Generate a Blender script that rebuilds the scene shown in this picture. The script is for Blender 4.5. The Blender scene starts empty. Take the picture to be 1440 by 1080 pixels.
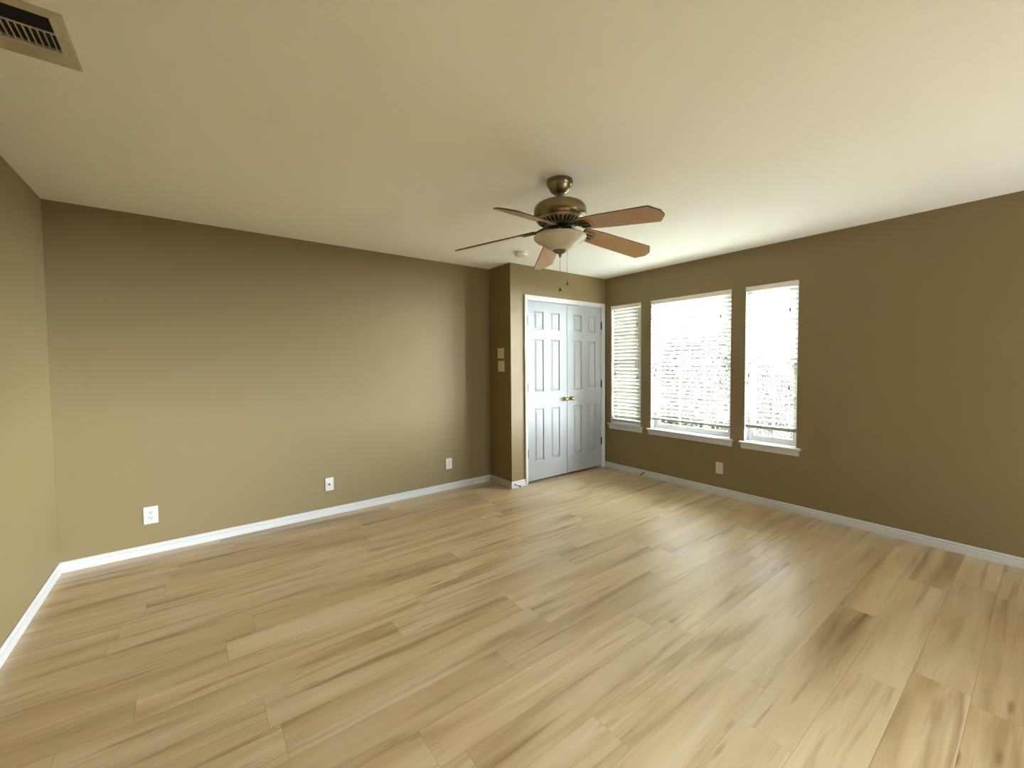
import bpy, math, random
from mathutils import Vector, Matrix
R = math.radians
rng = random.Random(7)
scn = bpy.context.scene
col = scn.collection

# ------------------------------------------------------------------ camera
F_PX, YAW, PITCH, ROLL = 582.532, 0.65117, -0.03719, -0.00831
CX, CY, CAM_H = 719.10, 532.63, 1.3624
fw = Vector((math.sin(YAW) * math.cos(PITCH), math.cos(YAW) * math.cos(PITCH), math.sin(PITCH)))
rt0 = Vector((math.cos(YAW), -math.sin(YAW), 0))
up0 = rt0.cross(fw)
rt = math.cos(ROLL) * rt0 + math.sin(ROLL) * up0
up = -math.sin(ROLL) * rt0 + math.cos(ROLL) * up0
cam_d = bpy.data.cameras.new('camera')
cam_d.sensor_fit = 'HORIZONTAL'
cam_d.sensor_width = 36.0
cam_d.lens = F_PX / 1440 * 36.0
cam_d.shift_x = (720 - CX) / 1440
cam_d.shift_y = (CY - 540) / 1440
cam_d.clip_start = 0.02
cam = bpy.data.objects.new('camera', cam_d)
m = Matrix((rt, up, -fw)).transposed().to_4x4()
m.translation = Vector((0, 0, CAM_H))
cam.matrix_world = m
col.objects.link(cam)
scn.camera = cam

# ------------------------------------------------------------------ room dimensions (metres)
H = 2.44
XL, XR = -0.756, 4.247        # left wall, window wall
YB, YC = 3.961, 3.5586        # long back wall, closet wall
XJ = 2.708                    # jog between them
YF = -2.40                    # wall behind the camera
WT = 0.16                     # wall thickness

# ------------------------------------------------------------------ daylight and exposure
scn.view_settings.view_transform = 'Standard'
scn.view_settings.look = 'None'
scn.view_settings.gamma = 1.0
scn.view_settings.use_curve_mapping = False
scn.view_settings.exposure = 0.80
SKY = 11.0            # overcast sky seen through the three windows
GLOW = 215.0           # bright hazy part of the sky round the veiled sun, low beyond the right end of the window wall
w = bpy.data.worlds.new('overcast_sky')
scn.world = w
w.use_nodes = True
bg = w.node_tree.nodes['Background']
bg.inputs['Color'].default_value = (0.84, 0.93, 1.0, 1)
wt = w.node_tree
tcw = wt.nodes.new('ShaderNodeTexCoord')
dt = wt.nodes.new('ShaderNodeVectorMath'); dt.operation = 'DOT_PRODUCT'
dt.inputs[1].default_value = Vector((0.79, -0.59, 0.18)).normalized()
mr = wt.nodes.new('ShaderNodeMapRange'); mr.interpolation_type = 'SMOOTHSTEP'
mr.inputs['From Min'].default_value = math.cos(R(40))
mr.inputs['From Max'].default_value = math.cos(R(8))
mr.inputs['To Min'].default_value = SKY
mr.inputs['To Max'].default_value = SKY + GLOW
wt.links.new(tcw.outputs['Generated'], dt.inputs[0])
wt.links.new(dt.outputs['Value'], mr.inputs['Value'])
wt.links.new(mr.outputs['Result'], bg.inputs['Strength'])
scn.cycles.max_bounces = 16
scn.cycles.diffuse_bounces = 10
scn.cycles.glossy_bounces = 6
scn.cycles.transparent_max_bounces = 16
scn.cycles.sample_clamp_indirect = 12.0
scn.cycles.caustics_reflective = False
scn.cycles.caustics_refractive = False

WINS = [  # y0, y1 of each opening, bottom rail height, slat tilt (deg), muntin columns
    (3.009, 3.455, 0.618, 62, 2),
    (1.960, 2.872, 0.700, 32, 3),
    (1.383, 1.826, 0.728, 20, 2),
]
WZ0, WZ1 = 0.585, 2.078
for k, (y0, y1, *_r) in enumerate(WINS):
    ld = bpy.data.lights.new('window_daylight', 'AREA')
    ld.shape = 'RECTANGLE'
    ld.size = WZ1 - WZ0
    ld.size_y = y1 - y0
    ld.cycles.is_portal = True
    lo = bpy.data.objects.new('window_daylight', ld)
    lo.location = (XR + WT + 0.01, (y0 + y1) / 2, (WZ0 + WZ1) / 2)
    lo.rotation_euler = (0, R(90), 0)
    col.objects.link(lo)

BX0, BX1, BZ0, BZ1 = 2.20, 4.05, 0.05, 1.20     # unseen window added behind the camera for fill light
ld = bpy.data.lights.new('window_daylight', 'AREA')  # sampling portal of the added fill window
ld.shape = 'RECTANGLE'
ld.size = BX1 - BX0
ld.size_y = BZ1 - BZ0
ld.cycles.is_portal = True
lo = bpy.data.objects.new('window_daylight', ld)
lo.location = ((BX0 + BX1) / 2, YF - WT - 0.01, (BZ0 + BZ1) / 2)
lo.rotation_euler = (R(90), 0, 0)
col.objects.link(lo)

# ------------------------------------------------------------------ materials
def srgb(r, g, b):
    f = lambda c: (c / 255 / 12.92) if c / 255 <= 0.04045 else ((c / 255 + 0.055) / 1.055) ** 2.4
    return (f(r), f(g), f(b), 1)

def mat(name, color, rough=0.6, metal=0.0, spec=0.5, bump=None, coat=0.0):
    mt = bpy.data.materials.new(name)
    mt.use_nodes = True
    nt = mt.node_tree
    b = nt.nodes['Principled BSDF']
    b.inputs['Base Color'].default_value = color
    b.inputs['Roughness'].default_value = rough
    b.inputs['Metallic'].default_value = metal
    b.inputs['Specular IOR Level'].default_value = spec
    b.inputs['Coat Weight'].default_value = coat
    if bump:
        scale, strength, dist = bump
        tc = nt.nodes.new('ShaderNodeTexCoord')
        n = nt.nodes.new('ShaderNodeTexNoise')
        n.inputs['Scale'].default_value = scale
        n.inputs['Detail'].default_value = 4
        bp = nt.nodes.new('ShaderNodeBump')
        bp.inputs['Strength'].default_value = strength
        bp.inputs['Distance'].default_value = dist
        nt.links.new(tc.outputs['Object'], n.inputs['Vector'])
        nt.links.new(n.outputs['Fac'], bp.inputs['Height'])
        nt.links.new(bp.outputs['Normal'], b.inputs['Normal'])
    return mt

def tint_noise(mt, c1, c2, scale, vec=(1, 1, 1), detail=3):
    """mottle a base colour between two tones"""
    nt = mt.node_tree
    b = nt.nodes['Principled BSDF']
    tc = nt.nodes.new('ShaderNodeTexCoord')
    mp = nt.nodes.new('ShaderNodeMapping')
    mp.inputs['Scale'].default_value = vec
    n = nt.nodes.new('ShaderNodeTexNoise')
    n.inputs['Scale'].default_value = scale
    n.inputs['Detail'].default_value = detail
    cr = nt.nodes.new('ShaderNodeValToRGB')
    cr.color_ramp.elements[0].position = 0.3
    cr.color_ramp.elements[1].position = 0.7
    cr.color_ramp.elements[0].color = c1
    cr.color_ramp.elements[1].color = c2
    nt.links.new(tc.outputs['Object'], mp.inputs['Vector'])
    nt.links.new(mp.outputs['Vector'], n.inputs['Vector'])
    nt.links.new(n.outputs['Fac'], cr.inputs['Fac'])
    nt.links.new(cr.outputs['Color'], b.inputs['Base Color'])

M = {}
M['wall'] = mat('tan_wall_paint', (0.216, 0.158, 0.074, 1), 0.55, spec=0.3, bump=(240, 0.25, 0.002))
M['ceiling'] = mat('cream_ceiling_paint', (0.91, 0.895, 0.83, 1), 0.8, spec=0.2, bump=(170, 0.3, 0.003))
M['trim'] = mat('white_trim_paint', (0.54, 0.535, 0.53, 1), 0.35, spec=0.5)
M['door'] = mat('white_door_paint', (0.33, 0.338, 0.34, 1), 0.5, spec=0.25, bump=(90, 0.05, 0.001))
M['slat'] = mat('white_faux_wood', (0.42, 0.405, 0.35, 1), 0.4)
M['valance'] = mat('cream_valance', (0.80, 0.77, 0.68, 1), 0.45)
M['vinyl'] = mat('white_vinyl', (0.62, 0.62, 0.61, 1), 0.35)
M['cord'] = mat('cream_cord', (0.70, 0.66, 0.56, 1), 0.8)
M['tassel'] = mat('dark_wood_tassel', (0.05, 0.035, 0.02, 1), 0.5)
M['plate'] = mat('white_wall_plate', (0.56, 0.55, 0.52, 1), 0.3)
M['beige_plate'] = mat('ivory_wall_plate', (0.70, 0.64, 0.50, 1), 0.35)
M['slot'] = mat('black_slot', (0.01, 0.01, 0.01, 1), 0.6)
M['hinge'] = mat('dark_bronze_hinge', (0.06, 0.05, 0.035, 1), 0.4, 0.8)
M['brass'] = mat('polished_brass', (0.55, 0.41, 0.16, 1), 0.10, 1.0)
M['bronze'] = mat('antique_brass', (0.26, 0.20, 0.115, 1), 0.32, 1.0)
tint_noise(M['bronze'], (0.20, 0.155, 0.085, 1), (0.33, 0.26, 0.15, 1), 9, (1, 1, 5))
M['nickel'] = mat('aged_nickel', (0.50, 0.44, 0.33, 1), 0.35, 0.9)
M['dark_metal'] = mat('blackened_metal', (0.03, 0.025, 0.018, 1), 0.45, 0.6)
M['blade'] = mat('oak_blade_veneer', (0.33, 0.18, 0.08, 1), 0.38)
tint_noise(M['blade'], (0.42, 0.245, 0.105, 1), (0.52, 0.32, 0.15, 1), 6, (1.2, 22, 22), 5)
M['blade_edge'] = mat('dark_blade_edge', (0.05, 0.03, 0.015, 1), 0.5)
M['smoke'] = mat('ivory_plastic', (0.74, 0.71, 0.60, 1), 0.4)
M['vent'] = mat('painted_steel_register', (0.52, 0.46, 0.33, 1), 0.5)
tint_noise(M['vent'], (0.42, 0.37, 0.25, 1), (0.56, 0.50, 0.36, 1), 14)
M['duct'] = mat('dark_duct', (0.006, 0.005, 0.004, 1), 0.9)
M['rubber'] = mat('black_rubber', (0.02, 0.02, 0.02, 1), 0.6)
M['spring'] = mat('dark_steel_spring', (0.10, 0.09, 0.07, 1), 0.35, 0.9)
M['leaf'] = mat('green_leaf', (0.060, 0.085, 0.030, 1), 0.6)
tint_noise(M['leaf'], (0.018, 0.028, 0.010, 1), (0.04, 0.052, 0.022, 1), 3)
M['bark'] = mat('grey_bark', (0.12, 0.09, 0.06, 1), 0.9, bump=(20, 0.8, 0.02))
M['grass'] = mat('pale_gravel_drive', (0.26, 0.25, 0.21, 1), 0.9, bump=(30, 0.6, 0.03))
M['stucco'] = mat('tan_stucco', (0.35, 0.31, 0.24, 1), 0.9, bump=(60, 0.4, 0.01))

# alabaster bowl: matte glass with cloudy veins
gl = mat('alabaster_glass', (0.62, 0.58, 0.46, 1), 0.3, spec=0.5)
gl.node_tree.nodes['Principled BSDF'].inputs['Subsurface Weight'].default_value = 0.25
gl.node_tree.nodes['Principled BSDF'].inputs['Subsurface Radius'].default_value = (0.02, 0.02, 0.02)
tint_noise(gl, (0.50, 0.46, 0.35, 1), (0.68, 0.64, 0.52, 1), 8, (1, 1, 2), 5)
M['bowl'] = gl

# window glass: clear pane with a faint mirror reflection
pg = bpy.data.materials.new('window_glass')
pg.use_nodes = True
nt = pg.node_tree
nt.nodes.clear()
o_ = nt.nodes.new('ShaderNodeOutputMaterial')
mx = nt.nodes.new('ShaderNodeMixShader')
tr = nt.nodes.new('ShaderNodeBsdfTransparent')
tr.inputs['Color'].default_value = (0.96, 0.98, 0.97, 1)
gs = nt.nodes.new('ShaderNodeBsdfGlossy')
gs.inputs['Roughness'].default_value = 0.02
mx.inputs[0].default_value = 0.05
nt.links.new(tr.outputs[0], mx.inputs[1])
nt.links.new(gs.outputs[0], mx.inputs[2])
nt.links.new(mx.outputs[0], o_.inputs[0])
M['glass'] = pg


def floor_material():
    mt = bpy.data.materials.new('oak_vinyl_plank')
    mt.use_nodes = True
    nt = mt.node_tree
    L = nt.links.new
    b = nt.nodes['Principled BSDF']
    def N(t, **kw):
        n = nt.nodes.new(t)
        for k, v in kw.items():
            setattr(n, k, v)
        return n
    def math_(op, a, b_=None, c=None):
        n = N('ShaderNodeMath', operation=op)
        for i, v in enumerate((a, b_, c)):
            if v is None:
                continue
            if isinstance(v, (int, float)):
                n.inputs[i].default_value = v
            else:
                L(v, n.inputs[i])
        return n.outputs[0]
    tc = N('ShaderNodeTexCoord')
    sp = N('ShaderNodeSeparateXYZ')
    L(tc.outputs['Object'], sp.inputs[0])
    X, Y = sp.outputs[0], sp.outputs[1]
    PW, PL = 0.1755, 1.22
    v = math_('DIVIDE', math_('SUBTRACT', Y, 0.697 - PW * 20), PW)
    row = math_('FLOOR', v)
    wn = N('ShaderNodeTexWhiteNoise', noise_dimensions='1D')
    L(math_('ADD', row, 3.7), wn.inputs['W'])
    u = math_('ADD', math_('DIVIDE', X, PL), math_('MULTIPLY', wn.outputs['Value'], 7.31))
    u = math_('ADD', u, 40.0)
    pid = math_('FLOOR', u)
    fu, fv = math_('FRACT', u), math_('FRACT', v)
    # per-plank random
    cb = N('ShaderNodeCombineXYZ')
    L(row, cb.inputs[0]); L(pid, cb.inputs[1])
    wp = N('ShaderNodeTexWhiteNoise', noise_dimensions='3D')
    L(cb.outputs[0], wp.inputs['Vector'])
    rnd = wp.outputs['Value']
    # seams
    eu = math_('MULTIPLY', math_('MINIMUM', fu, math_('SUBTRACT', 1.0, fu)), PL)
    ev = math_('MULTIPLY', math_('MINIMUM', fv, math_('SUBTRACT', 1.0, fv)), PW)
    ed = math_('MINIMUM', eu, ev)
    seam = N('ShaderNodeMapRange', interpolation_type='SMOOTHSTEP')
    seam.inputs['From Min'].default_value = 0.0
    seam.inputs['From Max'].default_value = 0.0022
    L(ed, seam.inputs['Value'])                      # 0 in the seam, 1 on the board
    # grain coordinates: stretched along X, shifted for each plank
    gc = N('ShaderNodeCombineXYZ')
    L(math_('ADD', X, math_('MULTIPLY', rnd, 37.0)), gc.inputs[0])
    L(math_('ADD', Y, math_('MULTIPLY', rnd, 11.0)), gc.inputs[1])
    L(math_('MULTIPLY', rnd, 23.0), gc.inputs[2])
    def noise(scale, vec, detail, rough=0.5, dist=0.0):
        mp = N('ShaderNodeMapping')
        mp.inputs['Scale'].default_value = vec
        L(gc.outputs[0], mp.inputs['Vector'])
        n = N('ShaderNodeTexNoise')
        n.inputs['Scale'].default_value = scale
        n.inputs['Detail'].default_value = detail
        n.inputs['Roughness'].default_value = rough
        n.inputs['Distortion'].default_value = dist
        L(mp.outputs[0], n.inputs['Vector'])
        return n.outputs['Fac']
    def ramp(fac, stops):
        r = N('ShaderNodeValToRGB')
        e = r.color_ramp.elements
        e[0].position, e[0].color = stops[0]
        e[1].position, e[1].color = stops[-1]
        for p_, c_ in stops[1:-1]:
            q = e.new(p_)
            q.color = c_
        L(fac, r.inputs[0])
        return r.outputs['Color']
    broad = noise(1.0, (0.9, 8.5, 1), 3, 0.5, 0.5)
    g = lambda x: (x, x, x, 1)
    base = ramp(broad, [(0.28, (0.375, 0.255, 0.120, 1)), (0.46, (0.550, 0.405, 0.230, 1)),
                        (0.70, (0.650, 0.510, 0.335, 1))])
    fine = ramp(noise(1.0, (4, 90, 1), 5, 0.65), [(0.25, g(0.88)), (0.55, g(1.0)), (0.8, g(1.04))])
    streak = ramp(noise(1.0, (1.1, 20, 1), 3, 0.55, 0.7), [(0.26, (0.60, 0.52, 0.41, 1)), (0.45, g(1.0)), (1.0, g(1.0))])
    # knots: small dark lens-shaped spots, sparse
    mpk = N('ShaderNodeMapping')
    mpk.inputs['Scale'].default_value = (1.6, 9.0, 1)
    L(gc.outputs[0], mpk.inputs['Vector'])
    vo = N('ShaderNodeTexVoronoi')
    vo.inputs['Scale'].default_value = 1.0
    L(mpk.outputs[0], vo.inputs['Vector'])
    knot = ramp(vo.outputs['Distance'], [(0.0, (0.50, 0.41, 0.32, 1)), (0.045, (0.66, 0.58, 0.50, 1)), (0.11, g(1.0))])
    tone = ramp(rnd, [(0.0, (0.88, 0.86, 0.83, 1)), (0.5, g(0.98)), (1.0, (1.06, 1.06, 1.07, 1))])
    def mul(a, c, fac=1.0):
        n = N('ShaderNodeMix', data_type='RGBA', blend_type='MULTIPLY')
        n.inputs[0].default_value = fac
        L(a, n.inputs[6]); L(c, n.inputs[7])
        return n.outputs[2]
    c = mul(mul(mul(mul(base, fine), streak), knot), tone)
    sc_ = ramp(seam.outputs[0], [(0.0, (0.45, 0.40, 0.34, 1)), (1.0, g(1.0))])
    c = mul(c, sc_, 0.55)
    L(c, b.inputs['Base Color'])
    # sheen: satin wear layer with smears and scuffs
    n1 = N('ShaderNodeTexNoise')
    n1.inputs['Scale'].default_value = 3.2
    n1.inputs['Detail'].default_value = 5
    n1.inputs['Roughness'].default_value = 0.6
    n1.inputs['Distortion'].default_value = 0.3
    L(tc.outputs['Object'], n1.inputs['Vector'])
    rr = N('ShaderNodeMapRange')
    rr.inputs['From Min'].default_value = 0.3
    rr.inputs['From Max'].default_value = 0.7
    rr.inputs['To Min'].default_value = 0.30
    rr.inputs['To Max'].default_value = 0.42
    L(n1.outputs['Fac'], rr.inputs['Value'])
    L(rr.outputs[0], b.inputs['Roughness'])
    b.inputs['Specular IOR Level'].default_value = 1.0
    # relief
    hgt = math_('ADD', math_('MULTIPLY', seam.outputs[0], 0.35), math_('MULTIPLY', noise(1.0, (6, 120, 1), 4, 0.6), 0.10))
    bp = N('ShaderNodeBump')
    bp.inputs['Strength'].default_value = 0.35
    bp.inputs['Distance'].default_value = 0.0012
    L(hgt, bp.inputs['Height'])
    L(bp.outputs[0], b.inputs['Normal'])
    return mt

M['floor'] = floor_material()

# ------------------------------------------------------------------ mesh helpers
class MB:
    def __init__(self):
        self.v, self.f, self.mi, self.cur = [], [], [], 0
    def add(self, vs, fs):
        n = len(self.v)
        self.v += [Vector(p) for p in vs]
        self.f += [tuple(i + n for i in f) for f in fs]
        self.mi += [self.cur] * len(fs)
        return self
    def box(self, x0, x1, y0, y1, z0, z1, mx=None):
        vs = [Vector(p) for p in ((x0, y0, z0), (x1, y0, z0), (x1, y1, z0), (x0, y1, z0),
                                  (x0, y0, z1), (x1, y0, z1), (x1, y1, z1), (x0, y1, z1))]
        if mx is not None:
            vs = [mx @ p for p in vs]
        return self.add(vs, [(3, 2, 1, 0), (4, 5, 6, 7), (0, 1, 5, 4), (1, 2, 6, 5), (2, 3, 7, 6), (3, 0, 4, 7)])
    def prism(self, prof, a, b, fn):
        """closed profile (2-D points) placed by fn(u, v, t) at t=a and t=b"""
        n = len(prof)
        vs = [fn(u, v, a) for u, v in prof] + [fn(u, v, b) for u, v in prof]
        fs = [(i, (i + 1) % n, n + (i + 1) % n, n + i) for i in range(n)]
        fs += [tuple(range(n - 1, -1, -1)), tuple(range(n, 2 * n))]
        return self.add(vs, fs)
    def lathe(self, prof, n=40, mx=None, c=(0, 0, 0)):
        """profile of (radius, z) turned about the z axis"""
        vs, fs, rings = [], [], []
        for r, z in prof:
            if r < 1e-6:
                rings.append([len(vs)]); vs.append(Vector((c[0], c[1], c[2] + z)))
            else:
                rings.append(list(range(len(vs), len(vs) + n)))
                for k in range(n):
                    a = 2 * math.pi * k / n
                    vs.append(Vector((c[0] + r * math.cos(a), c[1] + r * math.sin(a), c[2] + z)))
        for A, B in zip(rings, rings[1:]):
            for k in range(n):
                j = (k + 1) % n
                if len(A) == 1 and len(B) == 1:
                    continue
                if len(A) == 1:
                    fs.append((A[0], B[k], B[j]))
                elif len(B) == 1:
                    fs.append((A[k], B[0], A[j]))
                else:
                    fs.append((A[k], B[k], B[j], A[j]))
        if mx is not None:
            vs = [mx @ p for p in vs]
        return self.add(vs, fs)
    def tube(self, pts, r, n=10):
        pts = [Vector(p) for p in pts]
        rs = r if isinstance(r, (list, tuple)) else [r] * len(pts)
        vs, fs = [], []
        ref = Vector((0, 0, 1))
        if abs((pts[-1] - pts[0]).normalized().z) > 0.9:
            ref = Vector((1, 0, 0))
        for i, p in enumerate(pts):
            t = (pts[min(i + 1, len(pts) - 1)] - pts[max(i - 1, 0)]).normalized()
            s = t.cross(ref).normalized(); q = s.cross(t)
            for k in range(n):
                a = 2 * math.pi * k / n
                vs.append(p + rs[i] * (math.cos(a) * s + math.sin(a) * q))
        for i in range(len(pts) - 1):
            for k in range(n):
                j = (k + 1) % n
                fs.append((i * n + k, i * n + j, (i + 1) * n + j, (i + 1) * n + k))
        fs += [tuple(range(n - 1, -1, -1)), tuple((len(pts) - 1) * n + k for k in range(n))]
        return self.add(vs, fs)
    def build(self, name, mats, parent=None, bevel=0.0, smooth=False, seg=2, angle=40):
        me = bpy.data.meshes.new(name)
        me.from_pydata([tuple(p) for p in self.v], [], self.f)
        if not isinstance(mats, (list, tuple)):
            mats = [mats]
        for x in mats:
            me.materials.append(x)
        for p, i in zip(me.polygons, self.mi):
            p.material_index = i
        import bmesh
        bm = bmesh.new(); bm.from_mesh(me)
        bmesh.ops.recalc_face_normals(bm, faces=bm.faces)
        bm.to_mesh(me); bm.free()
        if smooth:
            me.shade_smooth() if hasattr(me, 'shade_smooth') else [setattr(p, 'use_smooth', True) for p in me.polygons]
            if angle:
                me.set_sharp_from_angle(angle=R(angle))
        ob = bpy.data.objects.new(name, me)
        col.objects.link(ob)
        if parent is not None:
            ob.parent = parent
        if bevel:
            bv = ob.modifiers.new('bevel', 'BEVEL')
            bv.width = bevel; bv.segments = seg; bv.limit_method = 'ANGLE'
            bv.harden_normals = False
        return ob

def thing(name, label, cat, loc=(0, 0, 0), rotz=0, group=None, kind=None):
    o = bpy.data.objects.new(name, None)
    o.empty_display_size = 0.05
    col.objects.link(o)
    o.location = loc
    o.rotation_euler = (0, 0, rotz)
    if label: o['label'] = label
    if cat: o['category'] = cat
    if group: o['group'] = group
    if kind: o['kind'] = kind
    return o

def struct(o, label):
    o['kind'] = 'structure'
    o['label'] = label
    return o

# ------------------------------------------------------------------ room shell
b = MB().box(XL - WT, XR + WT, YF - WT, YB + WT, -0.12, 0)
struct(b.build('floor', M['floor']), 'light oak plank floor running the length of the room')
struct(MB().box(XL - WT, XR + WT, YF - WT, YB + WT, H, H + 0.14).build('ceiling', M['ceiling']), 'flat cream textured ceiling')
struct(MB().box(XL - WT, XL, YF - WT, YB + WT, 0, H).build('wall_left', M['wall']), 'tan wall at the far left of the photo')
struct(MB().box(XL, XJ + 0.12, YB, YB + WT, 0, H).build('wall_back', M['wall']), 'long tan wall with three low wall plates')
struct(MB().box(XJ, XJ + 0.11, YC, YB, 0, H).build('wall_jog', M['wall']), 'short shaded tan wall beside the closet')
b = MB().box(XL, BX0, YF - WT, YF, 0, H).box(BX1, XR, YF - WT, YF, 0, H)
b.box(BX0, BX1, YF - WT, YF, 0, BZ0).box(BX0, BX1, YF - WT, YF, BZ1, H)
struct(b.build('wall_front', M['wall']), 'tan wall behind the camera')
wr = thing('window_4', 'unseen bare fill window added in the wall behind the camera', None, ((BX0 + BX1) / 2, YF, BZ0), kind='structure')
hw, hz = (BX1 - BX0) / 2, BZ1 - BZ0
b = MB()
b.box(-hw, -hw + 0.04, -0.15, 0, 0, hz).box(hw - 0.04, hw, -0.15, 0, 0, hz).box(-hw + 0.04, hw - 0.04, -0.15, 0, hz - 0.04, hz).box(-hw + 0.04, hw - 0.04, -0.15, 0.03, 0, 0.03)
for q in (-hw / 3, hw / 3):
    b.box(q - 0.02, q + 0.02, -0.13, -0.09, 0.03, hz - 0.04)
b.build('window_frame', M['vinyl'], wr)
MB().box(-hw + 0.04, hw - 0.04, -0.112, -0.108, 0.03, hz - 0.04).build('pane', M['glass'], wr)
# unseen wall added outside to shield the three windows from the sky glow
struct(MB().box(XR + WT, XR + 3.6, YF - WT - 1.0, YF - WT - 0.7, -3.2, 3.4).build('wall_light_shield', M['stucco']), 'unseen outer wall added to shield the windows from the sky glow')
DX0, DX1, DZ = 2.929, 4.191, 2.078      # closet door opening
b = MB()
b.box(XJ + 0.11, DX0, YC, YC + 0.11, 0, H)
b.box(DX0, DX1, YC, YC + 0.11, DZ, H)
b.box(DX1, XR, YC, YC + 0.11, 0, H)
struct(b.build('wall_closet', M['wall']), 'tan wall around the white closet doors')
b = MB().box(XJ + 0.12, XR, YB, YB + WT, 0, H)
struct(b.build('wall_closet_back', M['wall']), 'back wall inside the closet')
b = MB()
edges = [YF - WT] + [e for (y0, y1, *_r) in sorted(WINS) for e in (y0, y1)] + [YB + WT]
b.box(XR, XR + WT, YF - WT, YB + WT, 0, WZ0)
b.box(XR, XR + WT, YF - WT, YB + WT, WZ1, H)
for i in range(0, len(edges), 2):
    b.box(XR, XR + WT, edges[i], edges[i + 1], WZ0, WZ1)
struct(b.build('wall_right', M['wall']), 'tan wall with the windows')

# baseboards: moulded profile, mitred at the corners
BT, BH = 0.014, 0.070
PROF = [(0, 0), (BT, 0), (BT, 0.042), (0.0075, 0.046), (0.0070, 0.051), (0.0110, 0.055), (0.0105, 0.063), (0.005, BH), (0, BH)]
def baseboard(name, p0, p1, nrm, m0, m1, label):
    p0, p1, nrm = Vector(p0 + (0,)), Vector(p1 + (0,)), Vector(nrm + (0,))
    d = (p1 - p0).normalized()
    def fn(u, v, t):
        base = p0 + d * (m0 * u) if t == 0 else p1 - d * (m1 * u)
        return base + nrm * u + Vector((0, 0, v))
    return struct(MB().prism(PROF, 0, 1, fn).build(name, M['trim'], bevel=0.0008, seg=1), label)
baseboard('baseboard_left', (XL, YF), (XL, YB), (1, 0), 1, 1, 'white baseboard along the far left wall')
baseboard('baseboard_back', (XL, YB), (XJ, YB), (0, -1), 1, 1, 'white baseboard along the long back wall')
baseboard('baseboard_jog', (XJ, YB), (XJ, YC), (-1, 0), 1, -1, 'short white baseboard on the shaded jog wall')
baseboard('baseboard_closet', (XJ, YC), (2.893, YC), (0, -1), -1, 0, 'tiny white baseboard left of the closet casing')
baseboard('baseboard_right', (XR, YC), (XR, YF), (-1, 0), 0, 1, 'white baseboard below the windows')
baseboard('baseboard_front', (XR, YF), (XL, YF), (0, 1), 1, 1, 'white baseboard behind the camera')

# ------------------------------------------------------------------ closet doors and casing
CW, CT = 0.040, 0.018
CP = [(0, 0), (CW, 0), (CW, 0.018), (CW - 0.012, 0.018), (CW - 0.018, 0.013), (CW - 0.027, 0.012), (CW - 0.030, 0.009), (0, 0.007)]
cx0, cx1, cz = 2.934, 4.190, 2.078
b = MB()
fnL = lambda u, v, t: Vector((cx0 - u, YC - v, 0 if t == 0 else cz + u))
fnR = lambda u, v, t: Vector((cx1 + u, YC - v, 0 if t == 0 else cz + u))
fnT = lambda u, v, t: Vector(((cx0 - u) if t == 0 else (cx1 + u), YC - v, cz + u))
for fn in (fnL, fnR, fnT):
    b.prism(CP, 0, 1, fn)
# jamb lining
b.box(DX0, 2.942, YC, YC + 0.11, 0, DZ)
b.box(4.179, DX1, YC, YC + 0.11, 0, DZ)
b.box(2.942, 4.179, YC, YC + 0.11, 2.066, DZ)
b.box(2.942, 2.957, YC + 0.045, YC + 0.06, 0, 2.066)
b.box(4.164, 4.179, YC + 0.045, YC + 0.06, 0, 2.066)
struct(b.build('trim_1', M['trim'], bevel=0.001, seg=1), 'white moulded casing around the closet doors')

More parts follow.
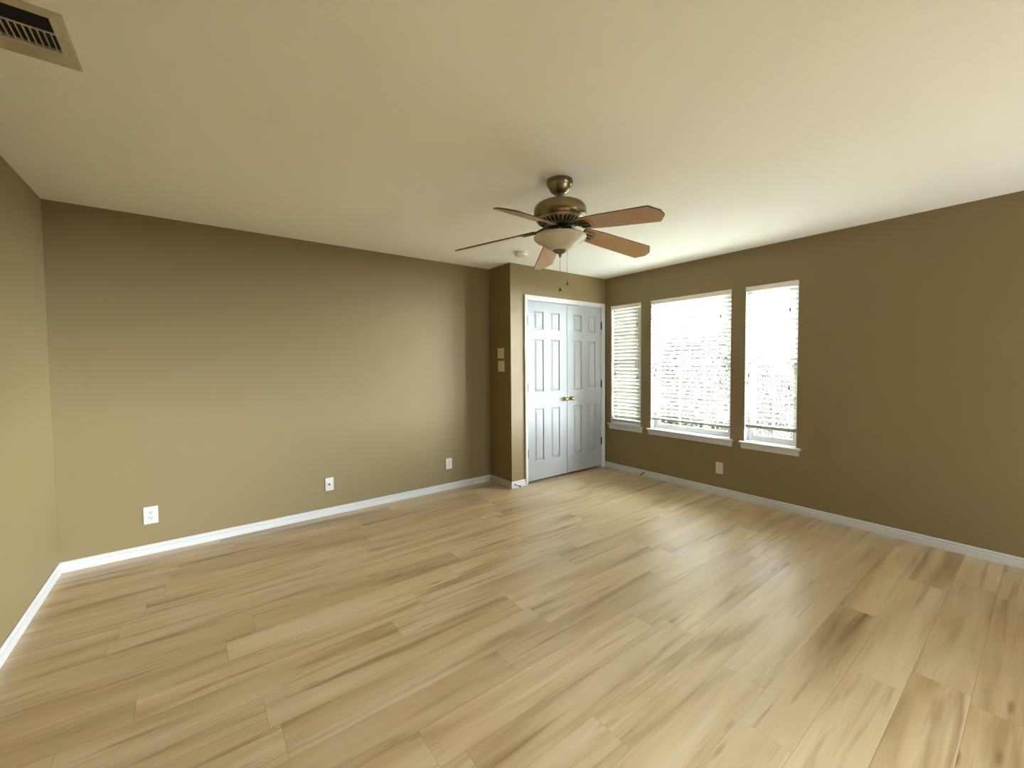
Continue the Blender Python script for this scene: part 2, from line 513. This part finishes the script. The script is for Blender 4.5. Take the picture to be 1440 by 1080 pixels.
ZR = [(0.240, 0.840), (1.035, 1.630), (1.742, 1.945)]
def door_leaf(name, x0, x1, z0, z1, pcols, label, knob_x, hinge_x):
    root = thing(name, label, None, ((x0 + x1) / 2, YC + 0.006, 0), kind='structure')
    ox = root.location.x
    xs = sorted({x0, x1, *[c for p in pcols for c in p]})
    zs = sorted({z0, z1, *[c for p in ZR for c in p]})
    b = MB()
    yf = 0.0
    vs, fs = [], []
    def quad(a, c, d, e):
        b.add([a, c, d, e], [(0, 1, 2, 3)])
    for i in range(len(xs) - 1):
        for j in range(len(zs) - 1):
            xa, xb, za, zb = xs[i], xs[i + 1], zs[j], zs[j + 1]
            hole = any(abs(xa - p[0]) < 1e-6 for p in pcols) and any(abs(za - p[0]) < 1e-6 for p in ZR)
            if not hole:
                quad(*[Vector((px - ox, yf, pz)) for px, pz in ((xa, za), (xb, za), (xb, zb), (xa, zb))])
            else:
                loops = []
                for ins, dep in ((0, 0), (0.007, 0.010), (0.015, 0.010), (0.036, 0.002), (0.038, 0.002)):
                    loops.append([Vector((px - ox, yf + dep, pz)) for px, pz in
                                  ((xa + ins, za + ins), (xb - ins, za + ins), (xb - ins, zb - ins), (xa + ins, zb - ins))])
                for A, B in zip(loops, loops[1:]):
                    for k in range(4):
                        quad(A[k], A[(k + 1) % 4], B[(k + 1) % 4], B[k])
                quad(*loops[-1])
    # sides and back
    T = 0.034
    P = [(x0, z0), (x1, z0), (x1, z1), (x0, z1)]
    for k in range(4):
        (xa, za), (xb, zb) = P[k], P[(k + 1) % 4]
        quad(Vector((xa - ox, yf, za)), Vector((xa - ox, yf + T, za)), Vector((xb - ox, yf + T, zb)), Vector((xb - ox, yf, zb)))
    quad(*[Vector((px - ox, yf + T, pz)) for px, pz in reversed(P)])
    import bmesh
    ob = b.build('leaf', M['door'], root)
    bm = bmesh.new(); bm.from_mesh(ob.data)
    bmesh.ops.remove_doubles(bm, verts=bm.verts, dist=1e-5)
    bmesh.ops.recalc_face_normals(bm, faces=bm.faces)
    bm.to_mesh(ob.data); bm.free()
    # knob: rosette, neck, ball
    mx = Matrix.Translation((knob_x - ox, 0, 0.932)) @ Matrix.Rotation(R(90), 4, 'X')
    kb = MB().lathe([(0, 0), (0.026, 0), (0.026, 0.003), (0.022, 0.006), (0.011, 0.008), (0.009, 0.020), (0.012, 0.026),
                     (0.021, 0.032), (0.0255, 0.042), (0.0245, 0.052), (0.018, 0.060), (0.008, 0.0635), (0, 0.064)], 28, mx)
    k = kb.build('knob', M['brass'], root, smooth=True, angle=50)
    k['label'] = 'polished brass round knob'
    for z in (0.345, 1.09, 1.835):
        hb = MB().tube([(hinge_x - ox, -0.006, z - 0.046), (hinge_x - ox, -0.006, z + 0.046)], 0.0065, 12)
        s = 1 if hinge_x < ox else -1
        hb.box(min(hinge_x - ox, hinge_x - ox + s * 0.010), max(hinge_x - ox, hinge_x - ox + s * 0.010), -0.003, 0.001, z - 0.044, z + 0.044)
        for zz in (z - 0.049, z + 0.049):
            hb.lathe([(0, -0.003), (0.0045, -0.002), (0.005, 0), (0.0045, 0.002), (0, 0.003)], 10, c=(hinge_x - ox, -0.006, zz))
        hh = hb.build('hinge', M['hinge'], root)
        hh['label'] = 'dark bronze hinge'
    return root
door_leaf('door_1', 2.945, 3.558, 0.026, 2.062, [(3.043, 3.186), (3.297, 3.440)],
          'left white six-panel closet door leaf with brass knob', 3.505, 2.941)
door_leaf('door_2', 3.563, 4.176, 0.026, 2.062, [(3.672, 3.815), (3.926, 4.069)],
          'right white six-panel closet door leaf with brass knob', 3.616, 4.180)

# ------------------------------------------------------------------ windows
def window(idx, y0, y1, cols, label):
    root = thing('window_%d' % idx, label, None, (XR, (y0 + y1) / 2, WZ0), kind='structure')
    oy, oz = root.location.y, root.location.z
    Y0, Y1, Z1 = y0 - oy, y1 - oy, WZ1 - oz
    J = 0.004
    b = MB()   # white liner boards round the reveal
    b.box(0.0, 0.15, Y0, Y0 + J, 0, Z1); b.box(0.0, 0.15, Y1 - J, Y1, 0, Z1); b.box(0.0, 0.15, Y0 + J, Y1 - J, Z1 - J, Z1)
    b.build('window_jamb', M['trim'], root)
    # vinyl frame
    FR = 0.028
    xa, xb = 0.075, 0.15
    b = MB()
    b.box(xa, xb, Y0 + J, Y0 + J + FR, 0, Z1 - J); b.box(xa, xb, Y1 - J - FR, Y1 - J, 0, Z1 - J)
    b.box(xa, xb, Y0 + J + FR, Y1 - J - FR, Z1 - J - FR, Z1 - J); b.box(xa, xb, Y0 + J + FR, Y1 - J - FR, 0, 0.022)
    b.build('window_frame', M['vinyl'], root, bevel=0.002, seg=1)
    ya, yb = Y0 + J + FR, Y1 - J - FR
    mid = 1.338 - oz
    def sash(nm, x0, x1, za, zb, rb, rt_):
        S = 0.026
        s = MB()
        s.box(x0, x1, ya, ya + S, za, zb); s.box(x0, x1, yb - S, yb, za, zb)
        s.box(x0, x1, ya + S, yb - S, za, za + rb); s.box(x0, x1, ya + S, yb - S, zb - rt_, zb)
        so = s.build(nm, M['vinyl'], root, bevel=0.0015, seg=1)
        gx = (x0 + x1) / 2
        MB().box(gx - 0.0015, gx + 0.0015, ya + S, yb - S, za + rb, zb - rt_).build('pane', M['glass'], so)
        mb = MB()
        mw = 0.008
        for k in range(1, cols):
            yy = ya + (yb - ya) * k / cols
            mb.box(gx - 0.006, gx + 0.006, yy - mw, yy + mw, za + rb, zb - rt_)
        zz = (za + zb) / 2
        mb.box(gx - 0.0055, gx + 0.0055, ya + S, yb - S, zz - mw, zz + mw)
        mb.build('muntin', M['vinyl'], so)
    sash('lower_sash', 0.080, 0.105, 0.022, mid + 0.016, 0.036, 0.032)
    sash('upper_sash', 0.110, 0.135, mid - 0.016, Z1 - J - FR, 0.030, 0.026)
    # stool with rounded nose and apron below it
    E = 0.036
    st = MB()
    fn = lambda u, v, t: Vector((-u, (Y0 - E) if t == 0 else (Y1 + E), v))
    st.prism([(0.0, -0.018), (0.030, -0.018), (0.036, -0.015), (0.038, -0.009), (0.036, -0.003), (0.030, 0), (0.0, 0)], 0, 1, fn)
    st.box(0, 0.10, Y0 + J, Y1 - J, -0.0005, 0.0035)
    ap = MB()
    fn2 = lambda u, v, t: Vector((-u, (Y0 - E + 0.016 - u * 0.4) if t == 0 else (Y1 + E - 0.016 + u * 0.4), v))
    ap.prism([(0, -0.072), (0.009, -0.072), (0.011, -0.060), (0.014, -0.040), (0.018, -0.028), (0.022, -0.018), (0, -0.018)], 0, 1, fn2)
    sill = st.build('window_sill', M['trim'], root, bevel=0.001, seg=1)
    ap.build('apron', M['trim'], sill)
    return root
window(1, WINS[0][0], WINS[0][1], 2, 'narrow window nearest the closet, behind its closed slats')
window(2, WINS[1][0], WINS[1][1], 3, 'wide middle window')
window(3, WINS[2][0], WINS[2][1], 2, 'narrow window farthest from the closet')

# ------------------------------------------------------------------ blinds
def blind(y0, y1, zbot, tilt, label, ladders, tassels, draw, stack):
    root = thing('window_blind', label, 'blind', (XR, (y0 + y1) / 2, WZ1 - 0.004), group='white slatted blinds in the windows')
    oy, oz = root.location.y, root.location.z
    Y0, Y1 = y0 + 0.006 - oy, y1 - 0.006 - oy
    xc = 0.036
    # head rail and valance
    MB().box(0.010, 0.062, Y0, Y1, -0.042, 0).build('head_rail', M['slat'], root, bevel=0.002, seg=1)
    v = MB()
    fn = lambda u, vv, t: Vector((-u, (Y0 - 0.004) if t == 0 else (Y1 + 0.004), vv))
    v.prism([(-0.008, -0.044), (0.008, -0.044), (0.010, -0.040), (0.010, -0.034), (0.007, -0.032), (0.007, -0.009), (0.010, -0.006), (0.010, 0.002), (-0.008, 0.002)], 0, 1, fn)
    v.build('valance', M['valance'], root, bevel=0.001, seg=1)
    # slats (inner edge raised)
    W, T, pitch = 0.050, 0.0028, 0.0445
    zr = zbot - oz
    s = MB()
    z = -0.070
    zs = []
    while z > zr + 0.030:
        zs.append(z); z -= pitch
    zs += [zr + 0.012 + 0.0045 * k for k in range(stack)]
    prof = [(-W / 2, -T / 2), (-W / 4, 0.0012 - T / 2), (0, 0.0016 - T / 2), (W / 4, 0.0012 - T / 2), (W / 2, -T / 2),
            (W / 2, T / 2), (W / 4, 0.0012 + T / 2), (0, 0.0016 + T / 2), (-W / 4, 0.0012 + T / 2), (-W / 2, T / 2)]
    for zc in zs:
        a = R(tilt) if zc > zr + 0.030 else 0
        ca, sa = math.cos(a), math.sin(a)
        sag = rng.uniform(-0.0006, 0.0006)
        fn = lambda u, vv, t: Vector((xc + u * ca + vv * sa, Y0 + 0.003 if t == 0 else Y1 - 0.003, zc - u * sa + vv * ca + sag))
        s.prism(prof, 0, 1, fn)
    s.build('slats', M['slat'], root)
    rl = MB()
    fn = lambda u, vv, t: Vector((xc + u, Y0 + 0.003 if t == 0 else Y1 - 0.003, zr + vv))
    rl.prism([(-0.026, -0.008), (-0.022, -0.010), (0.022, -0.010), (0.026, -0.008), (0.026, 0.006), (0.020, 0.009), (-0.020, 0.009), (-0.026, 0.006)], 0, 1, fn)
    rl.build('bottom_rail', M['slat'], root, bevel=0.001, seg=1)
    for ly in ladders:
        yy = Y0 + (Y1 - Y0) * ly
        lb = MB()
        ex = W / 2 * math.cos(R(tilt)) + 0.002
        for xx in (xc - ex, xc + ex):
            lb.tube([(xx, yy, -0.040), (xx, yy, zr + 0.008)], 0.0011, 6)
        for zc in zs:
            if zc > zr + 0.03:
                a = R(tilt)
                lb.tube([(xc - ex, yy, zc + math.sin(a) * W / 2 - 0.003), (xc + ex, yy, zc - math.sin(a) * W / 2 - 0.003)], 0.0008, 5)
        lb.build('ladder_cord', M['cord'], root)
    def tassel(co, yy, x, z):
        return MB().lathe([(0, 0.016), (0.003, 0.015), (0.004, 0.010), (0.0075, -0.012), (0.0075, -0.017), (0.004, -0.020), (0, -0.020)], 12,
                          c=(x, yy, z)).build('tassel', M['tassel'], co, smooth=True)
    for (ty, tz) in tassels:
        c = MB().tube([(0.000, ty - oy, -0.030), (0.0015, ty - oy, (tz - oz) * 0.5), (0.0, ty - oy, tz - oz + 0.012)], 0.0011, 6).build('tilt_cord', M['cord'], root)
        tassel(c, ty - oy, 0.0, tz - oz)
    ty, tz = draw
    c = MB().tube([(0.000, ty - oy, -0.030), (-0.001, ty - oy, (tz - oz) * 0.5), (0.0, ty - oy, tz - oz + 0.012)], 0.0016, 6)
    c = c.build('lift_cord', M['cord'], root)
    tassel(c, ty - oy, 0.0, tz - oz)
    kn = MB().box(-0.006, 0.005, ty - oy - 0.005, ty - oy + 0.005, 1.80 - oz, 1.84 - oz).build('cord_equaliser', M['tassel'], c, bevel=0.002, seg=1)
    return root
blind(*WINS[0][:4], 'narrow white blind beside the closet, slats tilted nearly shut', (0.22, 0.80), [(3.385, 1.23)], (3.062, 1.186), 3)
blind(*WINS[1][:4], 'wide white blind in the middle window, slats half open', (0.10, 0.50, 0.90), [(2.800, 1.274), (2.823, 1.216)], (2.066, 1.163), 1)
blind(*WINS[2][:4], 'narrow white blind farthest from the closet, slats almost level and open', (0.18, 0.82), [(1.790, 1.233), (1.802, 1.161)], (1.448, 1.124), 3)

# ------------------------------------------------------------------ wall plates  (local: +x right, -y out of the wall, z up)
def place_plate(name, label, cat, wall, pos, z, group=None):
    if wall == 'back':
        return thing(name, label, cat, (pos, YB, z), 0, group)
    if wall == 'right':
        return thing(name, label, cat, (XR, pos, z), R(-90), group)
    return thing(name, label, cat, (XJ, pos, z), R(-90), group)   # jog wall faces -x

def plate_mesh(root, w_, h_, m_):
    return MB().box(-w_ / 2, w_ / 2, -0.006, 0, -h_ / 2, h_ / 2).build('plate', m_, root, bevel=0.003, seg=2)

def duplex(wall, pos, z, label, w_=0.074, h_=0.117, m_='plate'):
    r = place_plate('electrical_outlet', label, 'outlet', wall, pos, z, 'duplex wall outlets')
    plate_mesh(r, w_, h_, M[m_])
    for dz in (0.020, -0.020):
        prof = []
        for k in range(24):
            a = 2 * math.pi * k / 24
            prof.append((0.017 * math.cos(a), max(-0.0135, min(0.0135, 0.017 * math.sin(a)))))
        so = MB().prism(prof, 0, 1, lambda u, v, t: Vector((u, -0.005 if t == 0 else -0.0085, v + dz))).build('socket', M[m_], r)
        sl = MB()
        sl.box(-0.0080, -0.0050, -0.0089, -0.008, dz - 0.001, dz + 0.009)
        sl.box(0.0050, 0.0080, -0.0089, -0.008, dz + 0.000, dz + 0.009)
        sl.tube([(0, -0.0089, dz - 0.007), (0, -0.008, dz - 0.007)], 0.0032, 10)
        sl.build('slots', M['slot'], so)
    MB().tube([(0, -0.0072, 0), (0, -0.006, 0)], 0.003, 12).build('screw', M['nickel'], r)
    return r
duplex('back', -0.289, 0.282, 'oversized white duplex outlet low on the long wall, near its left corner', 0.082, 0.126)
duplex('back', 2.156, 0.282, 'white duplex outlet low on the long wall, near the closet corner')
duplex('right', 2.062, 0.272, 'ivory duplex outlet below the wide middle window', 0.072, 0.117, 'plate')

r = place_plate('cable_plate', 'white coax cable plate between the two outlets of the long wall', 'wall plate', 'back', 0.934, 0.283)
plate_mesh(r, 0.072, 0.117, M['plate'])
mxc = Matrix.Rotation(R(90), 4, 'X')
MB().lathe([(0, 0.005), (0.0075, 0.005), (0.0075, 0.009), (0.0048, 0.009), (0.0048, 0.020), (0, 0.020)], 14, mxc).build('coax_connector', M['dark_metal'], r)
for zz in (0.042, -0.042):
    MB().tube([(0, -0.0072, zz), (0, -0.006, zz)], 0.0028, 10).build('screw', M['nickel'], r)

def switches(pos, z, w_, h_, label):
    r = place_plate('light_switch', label, 'light switch', 'jog', pos, z, 'switch plates on the jog wall')
    plate_mesh(r, w_, h_, M['beige_plate'])
    for dx in (-0.023, 0.023):
        MB().prism([(-0.0335, 0.0055), (0.0335, 0.0055), (0.0335, 0.008), (0, 0.0095), (-0.0335, 0.012)], dx - 0.0155, dx + 0.0155,
                   lambda u, v, t: Vector((t, -v, u))).build('rocker', M['beige_plate'], r, bevel=0.0008, seg=1)
    return r
switches(3.740, 1.475, 0.118, 0.114, 'upper of the two ivory switch plates beside the closet')
switches(3.733, 1.331, 0.118, 0.120, 'lower of the two ivory switch plates beside the closet')

# ------------------------------------------------------------------ spring door stops on the baseboards
def door_stop(base, direction, label):
    d = Vector(direction).normalized()
    r = thing('door_stop', label, 'door stop', base, 0, 'spring door stops')
    q = Vector((0, 0, 1)).rotation_difference(d).to_matrix().to_4x4()
    MB().lathe([(0, 0), (0.010, 0), (0.010, 0.003), (0.006, 0.006), (0, 0.006)], 14, q).build('mount', M['spring'], r)
    pts = []
    for k in range(90):
        a = k * 0.7
        t = 0.005 + 0.062 * k / 89
        pts.append(q @ Vector((0.0050 * math.cos(a), 0.0050 * math.sin(a), t)))
    MB().tube(pts, 0.0012, 5).build('spring', M['spring'], r, smooth=True)
    MB().lathe([(0, 0.064), (0.007, 0.064), (0.008, 0.068), (0.008, 0.076), (0.006, 0.080), (0, 0.080)], 14, q).build('tip', M['rubber'], r)
door_stop((2.738, YC - BT, 0.040), (0.25, -0.9, -0.12), 'dark spring door stop on the short baseboard left of the closet')
door_stop((XR - BT, 2.955, 0.038), (-0.9, -0.1, -0.12), 'dark spring door stop on the baseboard below the windows')

# ------------------------------------------------------------------ ceiling fan
fan = thing('ceiling_fan', 'five-blade ceiling fan with antique brass motor, oak blades and frosted bowl light', 'ceiling fan', (1.747, 1.8036, H))
def fl(name, prof, m_, n=48, parent=fan, angle=35):
    return MB().lathe(prof, n).build(name, m_, parent, smooth=True, angle=angle)
fl('canopy', [(0, 0), (0.074, 0), (0.077, -0.006), (0.077, -0.022), (0.074, -0.032), (0.069, -0.036), (0.066, -0.042), (0.058, -0.058),
              (0.046, -0.071), (0.034, -0.078), (0.030, -0.082), (0, -0.082)], M['bronze'])
MB().lathe([(0, -0.076), (0.013, -0.076), (0.013, -0.140), (0, -0.140)], 24).build('downrod', M['bronze'], fan, smooth=True)
hs = fl('motor_housing', [(0, -0.122), (0.020, -0.122), (0.024, -0.128), (0.090, -0.132), (0.118, -0.136), (0.138, -0.146), (0.150, -0.160), (0.155, -0.176),
                          (0.156, -0.200), (0.153, -0.212), (0.147, -0.219), (0.144, -0.224), (0.138, -0.228), (0, -0.228)], M['bronze'], 64)
# vented underside: bright flared ring with dark radial slots
vr = fl('vent_ring', [(0, -0.228), (0.140, -0.228), (0.142, -0.232), (0.136, -0.238), (0.112, -0.251), (0.088, -0.262), (0.078, -0.266), (0, -0.266)], M['nickel'], 64)
vs_ = MB()
for k in range(30):
    a = 2 * math.pi * k / 30
    mz = Matrix.Rotation(a, 4, 'Z') @ Matrix.Translation((0.112, 0, -0.2513)) @ Matrix.Rotation(R(-27), 4, 'Y')
    vs_.box(-0.020, 0.020, -0.0062, 0.0062, -0.001, 0.002, mz)
vs_.build('vent_slots', M['slot'], vr)
fl('hub', [(0, -0.266), (0.070, -0.266), (0.070, -0.274), (0.052, -0.278), (0.048, -0.284), (0.048, -0.316), (0.054, -0.320), (0.060, -0.326), (0.060, -0.334), (0, -0.334)], M['dark_metal'])
sw = MB()
for k in range(8):
    a = 2 * math.pi * k / 8
    mz = Matrix.Rotation(a, 4, 'Z')
    sw.box(0.046, 0.051, -0.010, 0.010, -0.314, -0.286, mz)
sw.build('hub_panels', M['bronze'], fan, bevel=0.001, seg=1)
# light fitter arms curving out to the bowl rim
for k in range(3):
    a = 2 * math.pi * k / 3 + R(20)
    mz = Matrix.Rotation(a, 4, 'Z')
    pts = [mz @ Vector((x_, 0, z_)) for x_, z_ in ((0.050, -0.292), (0.075, -0.292), (0.098, -0.300), (0.112, -0.312), (0.120, -0.328))]
    MB().tube(pts, 0.0055, 8).build('fitter_arm', M['dark_metal'], fan, smooth=True)
bowl = fl('bowl', [(0.058, -0.333), (0.120, -0.330), (0.146, -0.326), (0.153, -0.327), (0.156, -0.332), (0.155, -0.338), (0.150, -0.346), (0.139, -0.354),
                   (0.122, -0.363), (0.104, -0.374), (0.088, -0.386), (0.072, -0.398), (0.056, -0.407), (0.034, -0.412), (0, -0.413)], M['bowl'], 64, angle=60)
bowl['label'] = 'cloudy frosted glass bowl shade'
fl('finial', [(0, -0.405), (0.044, -0.405), (0.044, -0.410), (0.038, -0.417), (0.026, -0.424), (0.012, -0.429), (0.007, -0.432), (0.0095, -0.437), (0.0095, -0.441),
              (0.005, -0.446), (0.003, -0.452), (0, -0.453)], M['bronze'], 32)
def chain(x_, y_, z0, z1, fob):
    c = MB()
    z = z0
    while z > z1:
        c.lathe([(0, 0.0013), (0.0011, 0.0007), (0.0013, 0), (0.0011, -0.0007), (0, -0.0013)], 6, c=(x_, y_, z))
        z -= 0.0031
    c.tube([(x_, y_, z0), (x_, y_, z1)], 0.0006, 5)
    co = c.build('pull_chain', M['bronze'], fan)
    MB().lathe([(0, 0.008), (0.002, 0.008), (0.003, 0.002), (fob, -0.008), (fob, -0.011), (0, -0.011)], 12, c=(x_, y_, z1)).build('chain_fob', M['dark_metal'], co)
chain(0.0, 0.0, -0.450, -0.636, 0.009)
chain(0.026, -0.034, -0.418, -0.604, 0.0045)
# blades
TH = 0.006
outline = [(0.150, -0.050), (0.165, -0.056), (0.300, -0.065), (0.615, -0.072), (0.622, -0.070), (0.662, -0.024), (0.664, -0.018),
           (0.664, 0.018), (0.662, 0.024), (0.622, 0.070), (0.615, 0.072), (0.300, 0.065), (0.165, 0.056), (0.150, 0.050)]
bmx = Matrix.Translation((0, 0, -0.268)) @ Matrix.Rotation(R(8.5), 4, 'Y') @ Matrix.Rotation(R(-16), 4, 'X')
bb = MB()
n = len(outline)
bot = [bmx @ Vector((x_, y_, -TH / 2)) for x_, y_ in outline]
top = [bmx @ Vector((x_, y_, TH / 2)) for x_, y_ in outline]
bb.add(bot + top, [tuple(range(n - 1, -1, -1)), tuple(range(n, 2 * n))])
bb.cur = 1
bb.add(bot + top, [(i, (i + 1) % n, n + (i + 1) % n, n + i) for i in range(n)])
blade0 = bb.build('blade', [M['blade'], M['blade_edge']], fan)
br = MB()
arm = [Vector(p) for p in ((0.066, 0, -0.270), (0.095, 0, -0.274), (0.120, 0, -0.284), (0.145, 0, -0.296), (0.170, 0, -0.301))]
br.tube(arm, [0.010, 0.009, 0.008, 0.008, 0.008], 10)
pz = -TH / 2 - 0.0045
plate = [(0.140, -0.016), (0.160, -0.040), (0.205, -0.046), (0.235, -0.030), (0.245, 0.0), (0.235, 0.030), (0.205, 0.046), (0.160, 0.040), (0.140, 0.016)]
br.prism(plate, 0, 1, lambda u, v, t: bmx @ Vector((u, v, pz - 0.0 if t == 0 else -TH / 2)))
for yy in (-0.026, 0.0, 0.026):        # raised ribs of the decorative plate
    br.box(0.158, 0.228 - abs(yy) * 0.5, yy - 0.005, yy + 0.005, pz - 0.005, pz, bmx)
bracket0 = br.build('blade_bracket', M['bronze'], fan, bevel=0.001, seg=1)
bs = MB()
for yy in (-0.013, 0.013):
    bs.box(0.160, 0.224, yy - 0.0055, yy + 0.0055, pz - 0.0008, pz + 0.0005, bmx)
slots0 = bs.build('bracket_slots', M['slot'], bracket0)
PH = -86.3
for k in range(5):
    a = R(PH + 72 * k)
    if k == 0:
        bo, ko = blade0, bracket0
    else:
        bo = blade0.copy(); ko = bracket0.copy(); so = slots0.copy()
        for o in (bo, ko, so):
            col.objects.link(o)
        bo.parent = fan; ko.parent = fan; so.parent = ko
    bo.rotation_euler = (0, 0, a)
    ko.rotation_euler = (0, 0, a)

# ------------------------------------------------------------------ smoke detector
sd = thing('smoke_detector', 'round ivory smoke detector on the ceiling near the closet corner', 'smoke detector', (2.545, 3.165, H))
MB().lathe([(0, 0), (0.072, 0), (0.073, -0.006), (0.070, -0.011), (0, -0.011)], 40).build('mounting_plate', M['smoke'], sd, smooth=True)
MB().lathe([(0, -0.010), (0.058, -0.010), (0.064, -0.016), (0.064, -0.030), (0.060, -0.040), (0.052, -0.045), (0.030, -0.047), (0, -0.047)], 40).build('cover', M['smoke'], sd, smooth=True)
MB().lathe([(0.0, -0.046), (0.012, -0.046), (0.012, -0.050), (0, -0.051)], 20).build('test_button', M['smoke'], sd, smooth=True)

# ------------------------------------------------------------------ ceiling register
vt = thing('ceiling_vent', 'dusty cream air register in the ceiling corner at top left', 'vent', (-0.49, 2.024, H))
ox, oy = -0.49, 2.024
X0, X1, Y0, Y1 = -0.800 - ox, -0.294 - ox, 1.869 - oy, 2.177 - oy
ox0, ox1, oy0, oy1 = -0.767 - ox, -0.327 - ox, 1.892 - oy, 2.072 - oy
# keep clear of the left wall
X0 = XL + 0.012 - ox; ox0 = X0 + 0.033
fr = MB()
def ringed(loops):
    for (A, B) in zip(loops, loops[1:]):
        (a0, a1, c0, c1, z0), (e0, e1, g0, g1, z1) = A, B
        P = [(a0, c0, z0), (a1, c0, z0), (a1, c1, z0), (a0, c1, z0)]
        Q = [(e0, g0, z1), (e1, g0, z1), (e1, g1, z1), (e0, g1, z1)]
        for k in range(4):
            fr.add([P[k], P[(k + 1) % 4], Q[(k + 1) % 4], Q[k]], [(0, 1, 2, 3)])
ringed([(X0, X1, Y0, Y1, 0), (X0, X1, Y0, Y1, -0.003), (X0 + 0.006, X1 - 0.006, Y0 + 0.006, Y1 - 0.006, -0.006),
        (ox0 - 0.012, ox1 + 0.012, oy0 - 0.012, oy1 + 0.045, -0.008), (ox0 - 0.003, ox1 + 0.003, oy0 - 0.003, oy1 + 0.006, -0.012),
        (ox0, ox1, oy0, oy1, -0.012), (ox0, ox1, oy0, oy1, -0.001)])
fr.build('frame', M['vent'], vt)
MB().box(ox0, ox1, oy0, oy1, -0.003, -0.0008).build('duct_opening', M['duct'], vt)
ym = 1.973 - oy
MB().box(ox0, ox1, ym - 0.004, ym + 0.004, -0.012, -0.002).build('divider', M['vent'], vt)
fb = MB()
x_ = ox1 - 0.012
while x_ > ox0 + 0.004:
    fb.box(x_ - 0.0012, x_ + 0.0012, ym + 0.004, oy1 - 0.001, -0.011, -0.003)
    x_ -= 0.0155
fb.build('louvre_fins', M['vent'], vt)
fb = MB()
y_ = oy0 + 0.012
while y_ < ym - 0.006:
    mz = Matrix.Translation((0, y_, -0.007)) @ Matrix.Rotation(R(-38), 4, 'X')
    fb.box(ox0, ox1 - 0.002, -0.0045, 0.0045, -0.0005, 0.0005, mz)
    y_ += 0.0155
fb.build('deflector_fins', M['duct'], vt)

# ------------------------------------------------------------------ outside: lawn, trees and a neighbouring house, one storey down
struct(MB().box(XR + WT, 60, -25, 45, -3.3, -3.2).build('ground', M['grass']), 'pale gravel ground outside the windows')

def tree(name, label, x, y, zc, rx, rz, nleaf, seed):
    rr_ = random.Random(seed)
    root = thing(name, label, 'tree', (x, y, -3.2), group='trees outside the windows')
    tk = MB()
    hh = zc + 3.2
    tk.tube([(0, 0, 0), (0.1, 0.05, hh * 0.4), (-0.05, 0.1, hh * 0.75), (0.05, 0, hh + rz * 0.3)], [0.20, 0.15, 0.11, 0.04], 10)
    for k in range(9):
        a = rr_.uniform(0, 6.28); l = rr_.uniform(0.5, 0.85)
        z0 = hh * rr_.uniform(0.5, 0.9)
        tk.tube([(0, 0.05, z0), (rx * l * 0.5 * math.cos(a), rx * l * 0.5 * math.sin(a), z0 + rz * 0.35), (rx * l * math.cos(a), rx * l * math.sin(a), z0 + rz * 0.55)], [0.06, 0.04, 0.015], 6)
    tk.build('trunk', M['bark'], root, smooth=True)
    lf = MB()
    clumps = []
    for k in range(110):
        a = rr_.uniform(0, 6.28); u = rr_.uniform(-0.8, 1); q = rr_.uniform(0.5, 1.0)
        s_ = math.sqrt(max(0, 1 - u * u))
        clumps.append(Vector((rx * q * s_ * math.cos(a), rx * q * s_ * math.sin(a), hh + rz * q * u)))
    for k in range(nleaf):
        c = rr_.choice(clumps)
        p = c + Vector((rr_.gauss(0, rx * 0.14), rr_.gauss(0, rx * 0.14), rr_.gauss(0, rz * 0.12)))
        d = Vector((rr_.gauss(0, 1), rr_.gauss(0, 1), rr_.gauss(0, 1))).normalized()
        e = d.orthogonal().normalized()
        s1 = rr_.uniform(0.05, 0.09); s2 = s1 * 0.45
        lf.add([p - d * s1, p + e * s2 + d * s1 * 0.1, p + d * s1, p - e * s2 + d * s1 * 0.1], [(0, 1, 2, 3)])
    me = bpy.data.meshes.new('foliage')
    me.from_pydata([tuple(q) for q in lf.v], [], lf.f)
    me.materials.append(M['leaf'])
    fo = bpy.data.objects.new('foliage', me)
    col.objects.link(fo); fo.parent = root
tree('live_oak', 'leafy tree filling the view through the wide middle window', 11.0, 6.5, 0.6, 2.0, 2.3, 16000, 1)
tree('live_oak', 'lower tree seen between the open slats of the farthest window', 20.0, 7.4, -0.5, 2.8, 2.4, 16000, 2)
tree('live_oak', 'tree beyond the narrow window beside the closet', 17.0, 14.5, 0.6, 2.8, 2.8, 14000, 3)
